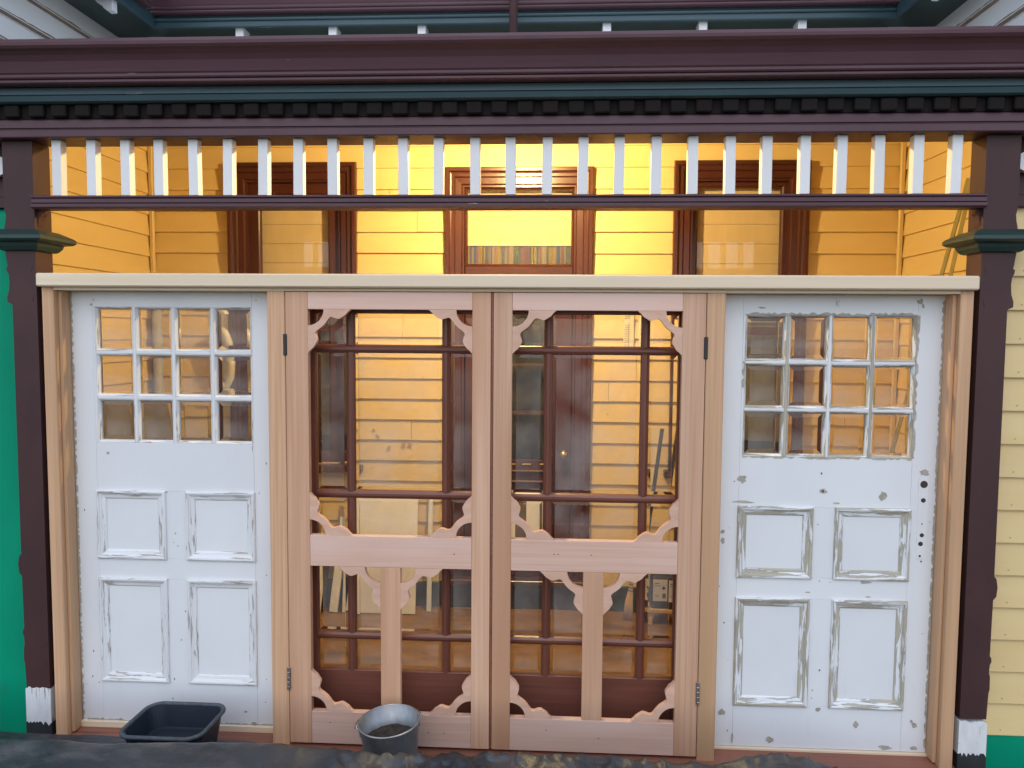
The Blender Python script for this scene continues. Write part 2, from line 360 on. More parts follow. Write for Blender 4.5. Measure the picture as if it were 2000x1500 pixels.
for z in rows(.17, 3.30):
    segs = [(XL, XR)]
    for (a, b, c, d) in cut:
        if z+PIT*.6 > c and z+.03 < d:
            ns = []
            for (s, e) in segs:
                if b <= s or a >= e: ns.append((s, e))
                else:
                    if a-s > .01: ns.append((s, a))
                    if e-b > .01: ns.append((b, e))
            segs = ns
    cutd = []
    for (s, e) in segs:       # some boards are butted from two lengths
        if e-s > .45 and random.random() < .3:
            q = s + (e-s)*random.uniform(.25, .75); cutd += [(s, q-.0012), (q+.0012, e)]
        else: cutd.append((s, e))
    for (s, e) in cutd:
        link('weatherboard', lap_board(e-s, 'x', MT['yellow']), None, backw, ((s+e)/2, YW-.001-random.uniform(0, .002), z+random.uniform(-.0015, .0015)))
for k, (x, z, r) in enumerate(((-.937, 1.191, .012), (-.91, 1.142, .018), (-.833, 1.07, .016), (-.735, 1.093, .017), (-.69, 1.097, .015), (-.60, 1.55, .005), (.62, 1.32, .005))):
    prism('stain', blob(x, z, r, r*1.2, 70+k), 'y', YW-.0262, YW-.0252, MT['stain'], backw)
bx('skirting', XL, XR, YW-.045, YW-.002, .001, .168, MT['black'], house, .004)
# porch side walls
for nm, xw, ax, sg in (('left_wall', XL, 'y+', -1), ('right_wall', XR, 'y-', 1)):
    sw = bx(nm, min(xw, xw+sg*.1), max(xw, xw+sg*.1), .20, YW-.001, -.1, 3.95, MT['yellow'], house, 0)
    for z in rows(.05, 3.30, PIT, 3.03):
        link('weatherboard', lap_board(YW-.30, ax, MT['yellow']), None, sw, (xw-sg*.001, (YW+.30)/2-.004, z))
    bx('corner_board', min(xw-sg*.045, xw-sg*.002), max(xw-sg*.045, xw-sg*.002), .20, .298, .0, 2.90, MT['yellow'], sw, .003)
    bx('corner_bead', min(xw-sg*.05, xw-sg*.024), max(xw-sg*.05, xw-sg*.024), YW-.05, YW-.024, .0, 3.2, MT['yellow'], sw, .003)
    # upper wall of the wing above the porch roof: white, with bare edges
    up_w = bx('upper_wall', min(xw, xw+sg*.09), max(xw, xw+sg*.09), -.6, .19, 3.05, 3.95, MT['whiteB'], house, 0)
    for i, z in enumerate([3.11+.138*k for k in range(4)]):
        bd = link('weatherboard', lap_board(YW+.55, ax, MT['whiteB'], .138, .038), None, up_w, (xw-sg*.012, (YW-.55)/2, z))
        bm = bmesh.new()   # bare ragged strip along the drip edge
        rn = random.Random(int(i+10*sg+40)); n = 70; prev = None
        for k in range(n+1):
            y = -.55 + (YW+.5)*k/n; h = .004 + .014*max(0, noise.noise((y*3, i*5.3+sg, 0))) + .006*rn.random()
            a = bm.verts.new((0, y, 0)); b = bm.verts.new((sg*.0012*h/.02, y, h))
            if prev: bm.faces.new((prev[0], a, b, prev[1]))
            prev = (a, b)
        st = link('bare_edge', to_mesh('bare_edge', bm), MT['rust'], up_w, (xw-sg*.0515, 0, z+.003))
        bx('bare_underside', min(xw-sg*.049, xw-sg*.014), max(xw-sg*.049, xw-sg*.014), -.55, YW-.06, z-.003, z-.0005, MT['rust'], up_w, 0)
# wing fronts beside the posts
lwf = bx('wing_front', -4.2, -2.575, .125, .195, -.14, 2.85, MT['black'], house, 0)
lwf2 = bx('wing_front', -2.57, -2.10, .125, .195, -.14, 2.85, MT['black'], house, 0)
rwf = bx('wing_front', 2.10, 4.2, .125, .195, -.14, 2.85, MT['yellowX'], house, 0)
for k in range(16):
    z = .094 + .1435*k
    link('weatherboard', lap_board(2.07, 'x', MT['yellowX'], .1435), None, rwf, (2.118+1.035, .124, z))
    for nx in (2.15, 2.245): prism('nail', [(nx+.003*math.cos(q*math.pi/4), z+.024+.003*math.sin(q*math.pi/4)) for q in range(8)], 'y', .1010, .1028, MT['stain'], rwf)
    # unpainted white end of each board next to the post
    rn = random.Random(k+900)
    if k < 15:
        prism('paint_gap', jag(2.119, 2.119+.016+.022*rn.random(), z+.006, z+.006+.05+.085*rn.random(), 'r', .010, .008, k), 'y', .1005-.003, .1012-.003, MT['porc'], rwf)
bx('frieze_board', 2.10, 4.2, .085, .124, 2.392, 2.44, MT['maroonP'], house)
bx('frieze_board', -4.2, -2.10, .085, .124, 2.392, 2.44, MT['maroonP'], house)
bx('frieze_board', 2.10, 4.2, .10, .124, 2.442, 2.80, MT['maroonP'], house)
bx('frieze_board', -4.2, -2.10, .10, .124, 2.442, 2.80, MT['maroonP'], house)
# ceiling and roof of the porch (raked)
prism('porch_ceiling', [(.121, 2.958), (YW-.002, 3.30), (YW-.002, 3.315), (.121, 2.973)], 'x', -2.45, 2.47, MT['ceil'], house)
prism('porch_roof', [(-.19, 2.975), (YW-.002, 3.48), (YW-.002, 3.50), (-.19, 2.99)], 'x', -2.42, 2.44, MT['roof'], house)
# upper eaves: back and wings
def gutter_profile(y0, z0, s=1.0):
    p = [(0, 0), (-.040, 0), (-.047, .005), (-.047, .013), (-.042, .016), (-.050, .019), (-.054, .024), (-.054, .034), (-.060, .040), (-.064, .052), (-.074, .080), (-.088, .100), (-.104, .112),
         (-.117, .117), (-.125, .126), (-.127, .138), (-.122, .150), (-.112, .155), (-.102, .150), (-.102, .140), (-.09, .118), (-.03, .05), (-.012, .05), (-.008, .15), (0, .15)]
    return [(y0+a*s, z0+b*s) for a, b in p]
eb = bx('eave_soffit', -2.14, 2.19, 1.30, YW-.001, 3.646, 3.664, MT['tealD'], house, 0)
bx('fascia', -2.14, 2.19, 1.27, 1.299, 3.635, 3.71, MT['teal'], eb, .004)
bx('fascia_bead', -2.13, 2.18, 1.255, 1.269, 3.668, 3.685, MT['teal'], eb, .005)
prism('gutter', gutter_profile(1.268, 3.70), 'x', -2.17, 2.22, MT['maroon'], eb)
MOD = {}
def modillion(x, y, turn, parent):
    pr = [(0, .07), (0, 0), (.03, -.002), (.05, .012), (.06, .03), (.085, .042), (.11, .07)]
    if turn == 0: prism('modillion', [(y+a, 3.577+b) for a, b in pr], 'x', x-.024, x+.024, MT['whiteG'], parent, .002)
    else: prism('modillion', [(x+turn*a, 3.577+b) for a, b in pr], 'y', y-.024, y+.024, MT['whiteG'], parent, .002)
for x in (-1.62, -1.06, -.53, .55, 1.10, 1.66): modillion(x, 1.305, 0, eb)
for sg, xe in ((-1, -2.14), (1, 2.19)):
    xw = XL if sg < 0 else XR
    es = bx('eave_soffit', min(xe, xw+sg*.05), max(xe, xw+sg*.05), -.6, YW-.002, 3.645, 3.663, MT['tealD'], house, 0)
    a, b = sorted((xe-sg*.002, xe-sg*.028)); bx('fascia', a, b, -.6, 1.262, 3.633, 3.71, MT['teal'], es, .004)
    prism('gutter', [(xe-sg*.029+sg*(yy), zz) for yy, zz in gutter_profile(0, 3.70)] if sg > 0 else [(xe+.029-yy, zz) for yy, zz in gutter_profile(0, 3.70)], 'y', -.6, 1.15, MT['maroon'], es)
    for y in (.33, .90, 1.46): modillion(xe+sg*.004, y, sg, es)
bm = bmesh.new(); tube(bm, [(.02, 1.08, 4.3), (.02, 1.08, 3.25)], .024, 14)
local('downpipe', bm, MT['maroonP'], house, True).location = (0, -1.8, 0)
# windows
ARCH = [(0, YW+.004), (0, YW-.052), (.008, YW-.062), (.026, YW-.062), (.034, YW-.050), (.042, YW-.047), (.060, YW-.047), (.068, YW-.036), (.105, YW-.034), (.113, YW-.022), (.125, YW-.022), (.125, YW+.09)]
def window(x0, x1, z0, z1, gl):
    wd = bx('window', x0-.03, x1+.03, YW-.085, YW+.06, z0-.035, z0+.012, MT['trim'], house, .006)     # the sill carries the rest
    frame('architrave', x0, x1, z0+.013, z1, ARCH, MT['trim'], wd, False)
    a = .125
    frame('sash', x0+a, x1-a, z0+.014, z1-a, [(0, YW+.085), (0, YW+.004), (gl-a-.014, YW+.004), (gl-a-.006, YW+.012), (gl-a, YW+.014), (gl-a, YW+.035)], MT['trim'], wd)
    zm = 1.955
    bx('meeting_rail', x0+gl+.001, x1-gl-.001, YW+.003, YW+.024, zm-.11, zm-.055, MT['trim'], wd)
    pane('pane', x0+gl-.004, x1-gl+.004, zm-.06, z1-gl+.004, YW+.026, MT['glass'], wd)
    pane('pane', x0+gl-.004, x1-gl+.004, z0+.07, zm-.1, YW+.027, MT['glass'], wd)
    # roman blind with folds
    pts = []; zt, zb = z1-.13, 1.93; n = 7
    for i in range(n+1):
        z = zt + (zb-zt)*i/n
        pts += [(YW+.062-.004, z), (YW+.062, z-.006)] if i < n else [(YW+.062, z)]
    pts2 = pts + [(p[0]+.003, p[1]) for p in pts[::-1]]
    bl = prism('blind', pts2, 'x', x0+.13, x1-.13, MT['cream'], wd)
    bx('dim_sheet', x0+.13, x1-.13, YW+.085, YW+.088, 1.14, 1.97, MT['dim'], wd, 0)  # added olive sheet; its colour stands in for the dim lower window
    return wd
for (a, b, c, d) in WINS: window(a, b, c, d, .205 if a < 0 else .165)
# room behind (dark)
bm = bmesh.new(); bmesh.ops.create_cube(bm, size=1, matrix=Matrix.Translation((0, YW+1.402, 1.6)) @ Matrix.Diagonal((5.1, 2.6, 3.6, 1)))
bmesh.ops.delete(bm, geom=[f for f in bm.faces if f.calc_center_median().y < YW+.2], context='FACES')
bmesh.ops.translate(bm, verts=bm.verts, vec=(0, -YW, 0))
link('room', to_mesh('room', bm), MT['dark'], house, (0, YW, 0))
# front door
fd = bx('front_door', DOOR[0]-.02, DOOR[1]+.02, YW-.09, YW+.06, .172, .205, MT['trim'], house, .004)
frame('architrave', DOOR[0], DOOR[1], .206, DOOR[3], ARCH, MT['trim'], fd, False)
fx0, fx1 = DOOR[0]+.125, DOOR[1]-.125
bx('transom_bar', fx0+.001, fx1-.001, YW-.012, YW+.05, 2.14, 2.285, MT['trim'], fd, .006)
frame('transom_sash', fx0+.001, fx1-.001, 2.286, DOOR[3]-.126, [(0, YW+.06), (0, YW), (.004, YW-.002), (.012, YW+.004), (.016, YW+.02), (.016, YW+.05)], MT['trim'], fd)
pane('transom_pane', fx0+.014, fx1-.014, 2.298, DOOR[3]-.14, YW+.024, MT['glass'], fd)
bx('blind', fx0+.01, fx1-.01, YW+.066, YW+.07, 2.58, 2.80, MT['cream'], fd, 0)
bx('blind', fx0+.012, fx1-.012, YW+.060, YW+.065, 2.425, 2.583, MT['cream'], fd, .001)
n = 26; rn = random.Random(5); x = fx0+.012; k = 0
cu = bx('curtain', fx0+.012, fx1-.012, YW+.079, YW+.083, 2.25, 2.43, STRIPES[1], fd, 0)
while x < fx1-.02:
    ww = rn.choice((.006, .010, .014, .022)); ww = min(ww, fx1-.012-x)
    bx('stripe', x, x+ww-.001, YW+.071+.005*math.sin(x*60), YW+.0785, 2.25, 2.425, STRIPES[rn.choice((0, 1, 2, 3, 4, 1, 0, 2))], cu, 0); x += ww
st = [(fx0+.004, fx0+.118), (fx1-.118, fx1-.004)]
for a, b in st: bx('stile', a, b, YW+.012, YW+.055, .207, 2.138, MT['trim'], fd)
for a, b in ((.208, .42), (.80, 1.0), (2.0, 2.137)): bx('rail', st[0][1]+.0005, st[1][0]-.0005, YW+.013, YW+.054, a, b, MT['trim'], fd)
for z in (.845, .915): bx('rail_moulding', st[0][1]-.02, st[1][0]+.02, YW-.004, YW+.0125, z, z+.018, MT['trim'], fd, .006)
bx('lower_panel', st[0][1]+.002, st[1][0]-.002, YW+.028, YW+.04, .421, .799, MT['drk_board'], fd)
bx('lower_panel', .09, .225, YW+.018, YW+.026, .43, .79, MT['panelW'], fd)
pane('door_pane', st[0][1]-.004, st[1][0]+.004, 1.001, 1.999, YW+.03, MT['glassD'], fd)
for i, (z, d) in enumerate(((1.62, .30), (1.28, .34))): bx('shelf', -.3, .34, YW+.25, YW+.40, z, z+.015, MT['brownH'], fd)
for kx in (.245, .335):
    bm = bmesh.new(); mtx = Matrix.Translation((kx, YW+.012, 1.045)) @ Matrix.Rotation(math.pi/2, 4, 'X')
    bm2 = lathe([(.001, 0), (.024, 0), (.024, .004), (.009, .008), (.008, .03), (.02, .036), (.027, .048), (.022, .06), (.001, .064)], 16)
    bmesh.ops.transform(bm2, matrix=mtx, verts=bm2.verts)
    local('knob', bm2, MT['brass'], fd, True).location = -wpos(fd); bm.free()
bx('letter_slot', .06, .12, YW+.006, YW+.0125, .965, .975, MT['brass'], fd, .002)

# ------------------------------------------------------------------ verandah front
ver = thing('verandah', 'maroon and teal verandah front with dentils, white balusters and two posts', 'verandah', (0, 0, -.14))
prism('gutter', [( -.222+(y+.126+.0)*1.0 if False else y, z) for y, z in gutter_profile(-.098, 2.862)], 'x', -3.3, 3.3, MT['maroon'], ver)
prism('fascia', [(-.06, 2.86), (-.096, 2.86), (-.098, 2.832), (-.093, 2.829), (-.098, 2.826), (-.092, 2.806), (-.078, 2.800), (-.06, 2.800)], 'x', -3.3, 3.3, MT['teal'], ver)
bx('dentil_board', -3.3, 3.3, -.052, .0, 2.745, 2.862, MT['dentil'], ver, 0)
for i in range(-31, 32):
    x = i*.104 + .03
    o = bx('dentil', x-.033, x+.033, -.072, -.0525, 2.748, 2.7995, MT['dentil'], ver, .005)
    o.location += Vector((random.uniform(-.003, .003), random.uniform(-.003, 0), random.uniform(-.003, 0))); o.rotation_euler.y = random.uniform(-.03, .03)
prism('beam', [(.12, 2.99), (.0005, 2.99), (.0005, 2.744), (-.046, 2.744), (-.05, 2.738), (-.05, 2.708), (-.042, 2.706), (-.042, 2.703), (-.048, 2.698), (-.048, 2.672), (-.044, 2.668), (.12, 2.668)], 'x', -3.3, 3.3, MT['maroon'], ver)
prism('frieze_rail', [(.05, 2.428), (-.018, 2.428), (-.022, 2.424), (-.022, 2.420), (-.014, 2.417), (-.018, 2.412), (-.018, 2.398), (-.012, 2.395), (-.022, 2.392), (-.022, 2.380), (-.012, 2.372), (.05, 2.372)], 'x', -2.014, 2.016, MT['maroon'], ver)
for i in range(26):
    x = -1.9 + i*(1.893+1.9)/25
    o = bx('baluster', x-.021, x+.021, -.008, .034, 2.429, 2.6675, MT['whiteG'], ver, .002)
    o.location.x += random.uniform(-.0025, .0025); o.rotation_euler = (0, random.uniform(-.012, .012), random.uniform(-.04, .04))
def post(s):
    xi, xo = s*2.014, s*2.128
    P = []
    for (x, z) in [(xi, .215), (xo+s*-.004, .215), (xo, .33), (xo+s*.004, .345), (xo+s*.003, .40), (xo-s*.002, .42), (xo, .455), (xo+s*.006, .468), (xo+s*.004, .485), (xo-s*.002, .492), (xo, .735), (xo+s*.012, .75), (xo+s*.016, .79), (xo+s*.010, .825), (xo, .838),
                   (xo-s*.001, 1.955), (xo+s*.004, 1.96), (xo+s*.022, 1.968), (xo+s*.022, 1.99), (xo+s*.012, 2.02), (xo+s*.009, 2.06), (xo+s*.012, 2.09), (xo+s*.020, 2.105), (xo+s*.022, 2.12), (xo+s*.014, 2.125), (xo+s*.017, 2.14), (xo+s*.024, 2.19),
                   (xo+s*.024, 2.29), (xo+s*.018, 2.32), (xo+s*.015, 2.345), (xo+s*.022, 2.375), (xo+s*.022, 2.665), (xi, 2.665)]: P.append((x, z))
    if s > 0: P = P[::-1]
    p = prism('post', P, 'y', -.0005, .115, MT['maroonP'], ver, .003)
    # capital: stepped square collar
    lv = [(.010, 2.192), (.018, 2.196), (.030, 2.212), (.034, 2.226), (.060, 2.232), (.070, 2.240), (.070, 2.254), (.062, 2.262), (.020, 2.284), (.002, 2.286)]
    bm = bmesh.new(); R = []; xa, xb = sorted((xi, xo+s*.02)); ya, yb = 0, .115
    o = Vector(((xa+xb)/2, .057, 2.24))
    for d, z in lv: R.append([bm.verts.new(Vector(c)-o) for c in ((xa-d, ya-d, z), (xb+d, ya-d, z), (xb+d, yb+d, z), (xa-d, yb+d, z))])
    for a, b in zip(R, R[1:]):
        for i in range(4): bm.faces.new((a[i], a[(i+1) % 4], b[(i+1) % 4], b[i]))
    bm.faces.new(R[0][::-1]); bm.faces.new(R[-1])
    link('capital', to_mesh('capital', bm), MT['tealD'], p, o)
    # little curved bracket under the frieze rail
    prism('bracket', [(xi, 2.371), (xi-s*.020, 2.371), (xi-s*.018, 2.355), (xi-s*.010, 2.345), (xi-s*.005, 2.325), (xi-s*.003, 2.31), (xi, 2.295)][::(1 if s < 0 else -1)], 'y', .02, .06, MT['maroonP'], p)
    # dark stop-chamfer dimples on the face
    for z in (2.12, 1.985, .77, .42, .33):
        cx = xi + s*.022
        prism('chamfer_stop', [(cx-.012, z+.012), (cx+.012, z+.012), (cx, z-.016)], 'y', -.0016, -.0006, MT['maroonP'], p)
    pz = .215 if s < 0 else .20; bz = .055 if s < 0 else .062
    a, b = sorted((xi-s*.002, xo+s*.001))
    q = jag(a, b, bz-.02, pz+.006, 't', .010, .007, 3+s)
    prism('primer_coat', q, 'y', -.002, .1165, MT['primer'], p)
    q = jag(a-.001, b+.001, -.14, bz+.004, 't', .022, .006, 8+s)
    prism('bitumen_coat', q, 'y', -.0035, .118, MT['bitumen'], p)
for s in (-1, 1): post(s)
# white curved ornaments of the neighbouring bays
for s in (-1, 1):
    c = s*2.152
    prism('frieze_ornament', [(c+s*.008+s*.13*(1-math.cos(t)), 2.572+.055*math.sin(t)-.01*(1-math.cos(t))*0) for t in [math.radians(a) for a in range(50, -51, -10)]] + [(c+s*.5, 2.50), (c+s*.5, 2.65)], 'y', .055, .085, MT['whiteG'], ver)

# ------------------------------------------------------------------ green building wrap
def wrap(name, x0, x1, z0, z1, label, seed):
    bm = bmesh.new(); nx, nz_ = 40, 70; G = []
    for j in range(nz_+1):
        row = []
        for i in range(nx+1):
            x = x0+(x1-x0)*i/nx; z = z0+(z1-z0)*j/nz_
            y = .104 + .010*noise.noise((x*2.1, z*1.3, seed)) + .006*noise.noise((x*9, z*2.2, seed+4)) + .002*noise.noise((x*25, z*6, seed+9))
            row.append(bm.verts.new((x-x0, y-.12, z-z0)))
        G.append(row)
    for j in range(nz_):
        for i in range(nx): bm.faces.new((G[j][i], G[j][i+1], G[j+1][i+1], G[j+1][i]))
    o = link(name, to_mesh(name, bm, True), MT['wrap'], None, (x0, .12, z0))
    sm = o.modifiers.new('thickness', 'SOLIDIFY'); sm.thickness = .0015
    return tag(o, label, 'building wrap', 'green building wrap on the wings')
wrap('building_wrap', -3.6, -2.105, -.13, 2.388, 'tall bright green building wrap covering the wall left of the porch', 1.0)
wrap('building_wrap', 2.115, 3.6, -.13, .096, 'short strip of bright green building wrap below the yellow boards at right', 6.0)

# ------------------------------------------------------------------ new timber frame
fr = thing('door_frame', 'new pale pine frame with heavy top rail holding the four front doors', 'door frame', (0, 0, -.06))
bx('head_rail', -1.997, 1.997, -.034, .125, 2.036, 2.094, MT['pineH'], fr, .006)
bx('head_lining', -1.938, 1.938, .0, .125, 2.022, 2.0355, MT['pineH'], fr, .001)
for s in (-1, 1):
    a, b = sorted((s*1.992, s*1.938)); j = bx('jamb', a, b, -.002, .125, -.02, 2.0355, MT['pineV'], fr, .003)
    a, b = sorted((s*1.9375, s*1.922)); bx('stop_bead', a, b, .028, .0885, .0, 2.0215, MT['pineV'], j, .0012)
    a, b = sorted((s*.905, s*.982)); bx('mullion', a, b, .0, .125, -.02, 2.0215, MT['pineV'], fr, .003)
prism('sill', [(.16, .0), (.085, .0), (-.035, -.018), (-.042, -.024), (-.042, -.06), (.16, -.06)], 'x', -2.01, 2.01, MT['sill'], fr)
for s, dz in ((-1, .016), (1, -.001)):
    a, b = sorted((s*.9825, s*1.9375)); bx('sill_strip', a, b, .078, .125, -.004, .010+dz, MT['pineH'], fr, .002)

# ------------------------------------------------------------------ white panelled doors
CH_R = [(-.359,1.217,.022,.02),(-.008,1.171,.02,.011),(.247,1.153,.02,.022),(.418,1.259,.022,.014),(-.419,.163,.018,.016),(-.203,.045,.022,.016),(.167,.125,.013,.02),(.407,.148,.009,.009),(.421,.132,.013,.013),(.297,.026,.031,.011),(.421,.028,.018,.009),(.002,.19,.013,.011),(.185,.77,.031,.008),(-.37,.045,.006,.024),(-.435,.983,.011,.011),(-.434,.942,.009,.016),(-.345,1.116,.054,.007),(.37,1.993,.014,.012),(.382,1.974,.006,.011),(-.294,1.964,.02,.004),(.05,1.118,.02,.004),(-.06,.72,.012,.003),(.20,.705,.014,.004)]
CH_L = [(-.316,1.287,.008,.008),(.347,.034,.016,.011),(-.29,.034,.009,.008),(-.377,.032,.009,.007),(.307,.09,.010,.006),(.42,1.252,.004,.006),(-.363,1.984,.003,.008),(.384,1.984,.004,.004),(-.047,1.112,.008,.004),(-.376,1.962,.009,.005),(.357,1.321,.003,.016)]
def white_door(s, label, dz):
    xc = s*1.449; d = thing('panelled_door', label, 'door', (xc, .11, .012+dz), 'white panelled doors')
    y0, y1 = .09, .13; W = MT['white']; wm = MT['wearL'] if s < 0 else MT['wearR']
    zb, zt = .013+dz if s < 0 else .011, 2.0205
    X = lambda v: xc+v
    gx = .360; gz0, gz1 = 1.337+dz, 1.952+dz
    px = [(-.370, -.052), (.048, .363)]; lo = (.222+dz, .706+dz); hi = (.802+dz, 1.114+dz)
    bx('stile', X(-.4735), X(-.3705), y0, y1, zb, zt, W, d, .0012); bx('stile', X(.3635), X(.4735), y0, y1, zb, zt, W, d, .0012)
    for a, b in ((zb, lo[0]-.0005), (lo[1]+.0005, hi[0]-.0005), (hi[1]+.0005, gz0-.0005), (gz1+.0005, zt)):
        bx('rail', X(-.370), X(.363), y0, y1, a, b, W, d, .0008)
    for a, b in (lo, hi): bx('centre_stile', X(-.0515), X(.0475), y0, y1, a, b, W, d, .0008)
    # filler stiles beside the glass
    bx('glass_stile', X(-.370), X(-gx-.0005), y0, y1, gz0, gz1, W, d, .0008); bx('glass_stile', X(gx+.0005), X(.363), y0, y1, gz0, gz1, W, d, .0004)
    for (a, b) in px:
        for (c, e) in (lo, hi):
            p = bx('panel', X(a)+.002, X(b)-.002, y0+.008, y1-.008, c+.002, e-.002, W, d, .001)
            mo = [(0, y0-.0005), (.001, y0-.009), (.006, y0-.0125), (.013, y0-.0115), (.016, y0-.006), (.021, y0-.004), (.024, y0-.001), (.036, y0+.0015), (.040, y0+.0045), (.042, y0+.0075)]
            frame('moulding', X(a)-.004, X(b)+.004, c-.004, e+.004, mo, wm, p)
    # glazing: 4 x 3 lights
    cw = 2*gx/4; rh = (gz1-gz0)/3; mw_ = .006
    for i in range(1, 4): bx('muntin', X(-gx+i*cw-mw_), X(-gx+i*cw+mw_), y0+.0, y1-.004, gz0, gz1, wm if s > 0 else W, d, .002)
    for j in range(1, 3):
        for i in range(4):
            bx('muntin', X(-gx+i*cw)+(mw_+.0003 if i else .0003), X(-gx+(i+1)*cw)-(mw_+.0003 if i < 3 else .0003), y0, y1-.004, gz0+j*rh-mw_, gz0+j*rh+mw_, W, d, .002)
    for i in range(4):
        for j in range(3):
            a = X(-gx+i*cw) + (mw_ if i else 0); b = X(-gx+(i+1)*cw) - (mw_ if i < 3 else 0)
            c = gz0+j*rh + (mw_ if j else 0); e = gz0+(j+1)*rh - (mw_ if j < 2 else 0)
            frame('glazing_bead', a, b, c, e, [(0, y0+.001), (.002, y0+.0005), (.004, y0+.003), (.010, y0+.012), (.0115, y0+.017), (.0115, y0+.026)], wm, d)
            pane('pane', a+.010, b-.010, c+.010, e-.010, y0+.019, MT['glassV'], d, .019 if (i == 3 and s < 0) or (i < 2 and s > 0) or (j == 0 and i in (0, 2)) else .010, .006)
    for k, (x, z, rx, rz) in enumerate(CH_R if s > 0 else CH_L):
        prism('paint_chip', blob(X(x), z, rx, rz, 40*k+s), 'y', y0-.0010-.0001*(k % 3), y0-.0003, MT['chip'], d)
    rn = random.Random(91+s)
    for k in range(16):      # small nicks
        nx, nz_ = rn.choice((rn.uniform(-.45, -.385), rn.uniform(.38, .45), rn.uniform(-.04, .035))), rn.uniform(.05, 1.25)
        prism('paint_chip', blob(X(nx), nz_, rn.uniform(.0015, .004), rn.uniform(.002, .006), 500+k), 'y', y0-.0008, y0-.0003, MT['chip'] if rn.random() < .6 else MT['hole'], d)
    # ragged paint edges
    if s < 0:
        prism('peeled_edge', jag(X(-.4725), X(-.461), .03, 2.02, 'r', .011, .010, 1), 'y', y0-.0009, y0-.0002, MT['chip'], d)
        prism('peeled_edge', jag(X(.452), X(.467), .05, 2.0, 'l', .013, .012, 2), 'y', y0-.0009, y0-.0002, MT['chip'], d)
        prism('peeled_edge', jag(X(-.45), X(.455), .028, .036, 't', .007, .012, 4), 'y', y0-.0009, y0-.0002, MT['chip'], d)
    else:
        prism('peeled_edge', jag(X(.461), X(.4725), .03, 2.0, 'l', .010, .012, 5), 'y', y0-.0009, y0-.0002, MT['chip'], d)
        prism('peeled_edge', jag(X(-gx), X(gx), gz1-.001, gz1+.012, 't', .012, .012, 6), 'y', y0-.0009, y0-.0002, MT['chip'], d)
        prism('peeled_edge', jag(X(gx), X(gx+.013), gz0, gz1, 'r', .012, .014, 7), 'y', y0-.0012, y0-.0002, MT['chip'], d)
        prism('peeled_edge', jag(X(-gx-.012), X(-gx), gz0+.3, gz1-.2, 'l', .012, .014, 9), 'y', y0-.0012, y0-.0002, MT['chip'], d)
        prism('peeled_edge', jag(X(-gx), X(gx), gz0-.010, gz0, 'b', .010, .014, 11), 'y', y0-.0009, y0-.0002, MT['chip'], d)
        # ghost of the lock plate and its holes
        lp = prism('lock_plate_mark', [(X(.395), .88), (X(.437), .88), (X(.437), 1.235), (X(.430), 1.245), (X(.402), 1.245), (X(.395), 1.235)], 'y', y0-.0022, y0-.0003, W, d, .0008)
        for (x, z, r) in [(.416, 1.208, .016), (.416, 1.138, .010), (.415, 1.035, .003), (.416, .985, .009), (.412, .947, .010), (.411, .893, .005)]:
            prism('lock_hole', [(X(x)+r*math.cos(q*math.pi/8), z+r*math.sin(q*math.pi/8)) for q in range(16)], 'y', y0-.0031, y0-.0020, MT['hole'], lp)
        prism('lock_ring', [(X(.416)+.023*math.cos(q*math.pi/12), 1.208+.023*math.sin(q*math.pi/12)) for q in range(24)], 'y', y0-.0028, y0-.0019, W, lp, .0004)
        prism('knock_hole', blob(X(-.010), 1.171, .006, .006, 77), 'y', y0-.0020, y0-.0008, MT['hole'], d)
        kx, kz = X(.018), 1.985
        for pts in ([(0, -.014), (.0022, -.014), (.0022, .014), (0, .014)], [(.0022, 0), (.014, .012), (.0155, .0105), (.0045, -.001)], [(.0035, .001), (.014, -.013), (.0125, -.0145), (.002, -.001)]):
            prism('pencil_mark', [(kx+a, kz+b) for a, b in pts], 'y', y0-.0009, y0-.0003, MT['chip'], d)
    return d
white_door(-1, 'old white panelled door at left with twelve panes, cleaner paint', -0.0)
white_door(1, 'old white panelled door at right with peeling beige mouldings and lock holes', -.018)

# ------------------------------------------------------------------ redwood screen doors
HALF = [(0, 1.0), (.06, .93), (.12, .880), (.175, .80), (.215, .72), (.20, .635), (.178, .57), (.185, .515), (.235, .465), (.30, .42), (.365, .365)]
WAVE = spline(HALF + [(b, a) for a, b in HALF[-2::-1]], 4)
LEG, HR = .188, .37
ARC = [(HR*math.sin(t), HR*math.cos(t)) for t in [math.radians(a) for a in range(90, -1, -9)]]
def fret(x, z, sx, sz, parent, y0=.0009, y1=.026):
    pts = [(a*LEG, b*LEG) for a, b in WAVE + ARC]
    P = [(x+sx*a, z+sz*b) for a, b in pts]
    return prism('fret_bracket', P, 'y', y0, y1, MT['fret'], parent)
def screen_door(x0, x1, st0, st1, label):
    d = thing('screen_door', label, 'screen door', ((x0+x1)/2, .018, .003), 'redwood screen doors')
    a, b = x0+st0, x1-st1; V, H = MT['cedV'], MT['cedH']
    bx('stile', x0, a-.0003, .0, .034, .003, 2.019, V, d, .0015); bx('stile', b+.0003, x1, .0, .034, .003, 2.019, V, d, .0015)
    for c, e in ((.003, .150), (.813, .952), (1.944, 2.019)): bx('rail', a, b, .0006, .0335, c, e, H, d, .0018)
    m = (a+b)/2; bx('centre_stile', m-.044, m+.044, .001, .033, .1505, .8125, V, d, .0015)
    for (x, z, sx, sz) in ((a, 1.944, 1, -1), (b, 1.944, -1, -1), (a, .952, 1, 1), (b, .952, -1, 1), (m-.044, .813, -1, -1), (m+.044, .813, 1, -1), (a, .150, 1, 1), (b, .150, -1, 1)):
        fret(x, z, sx, sz, d)
    return d
dl = screen_door(-.902, -.007, .099, .080, 'left screen door of bare pink redwood, scalloped brackets, behind the bucket')
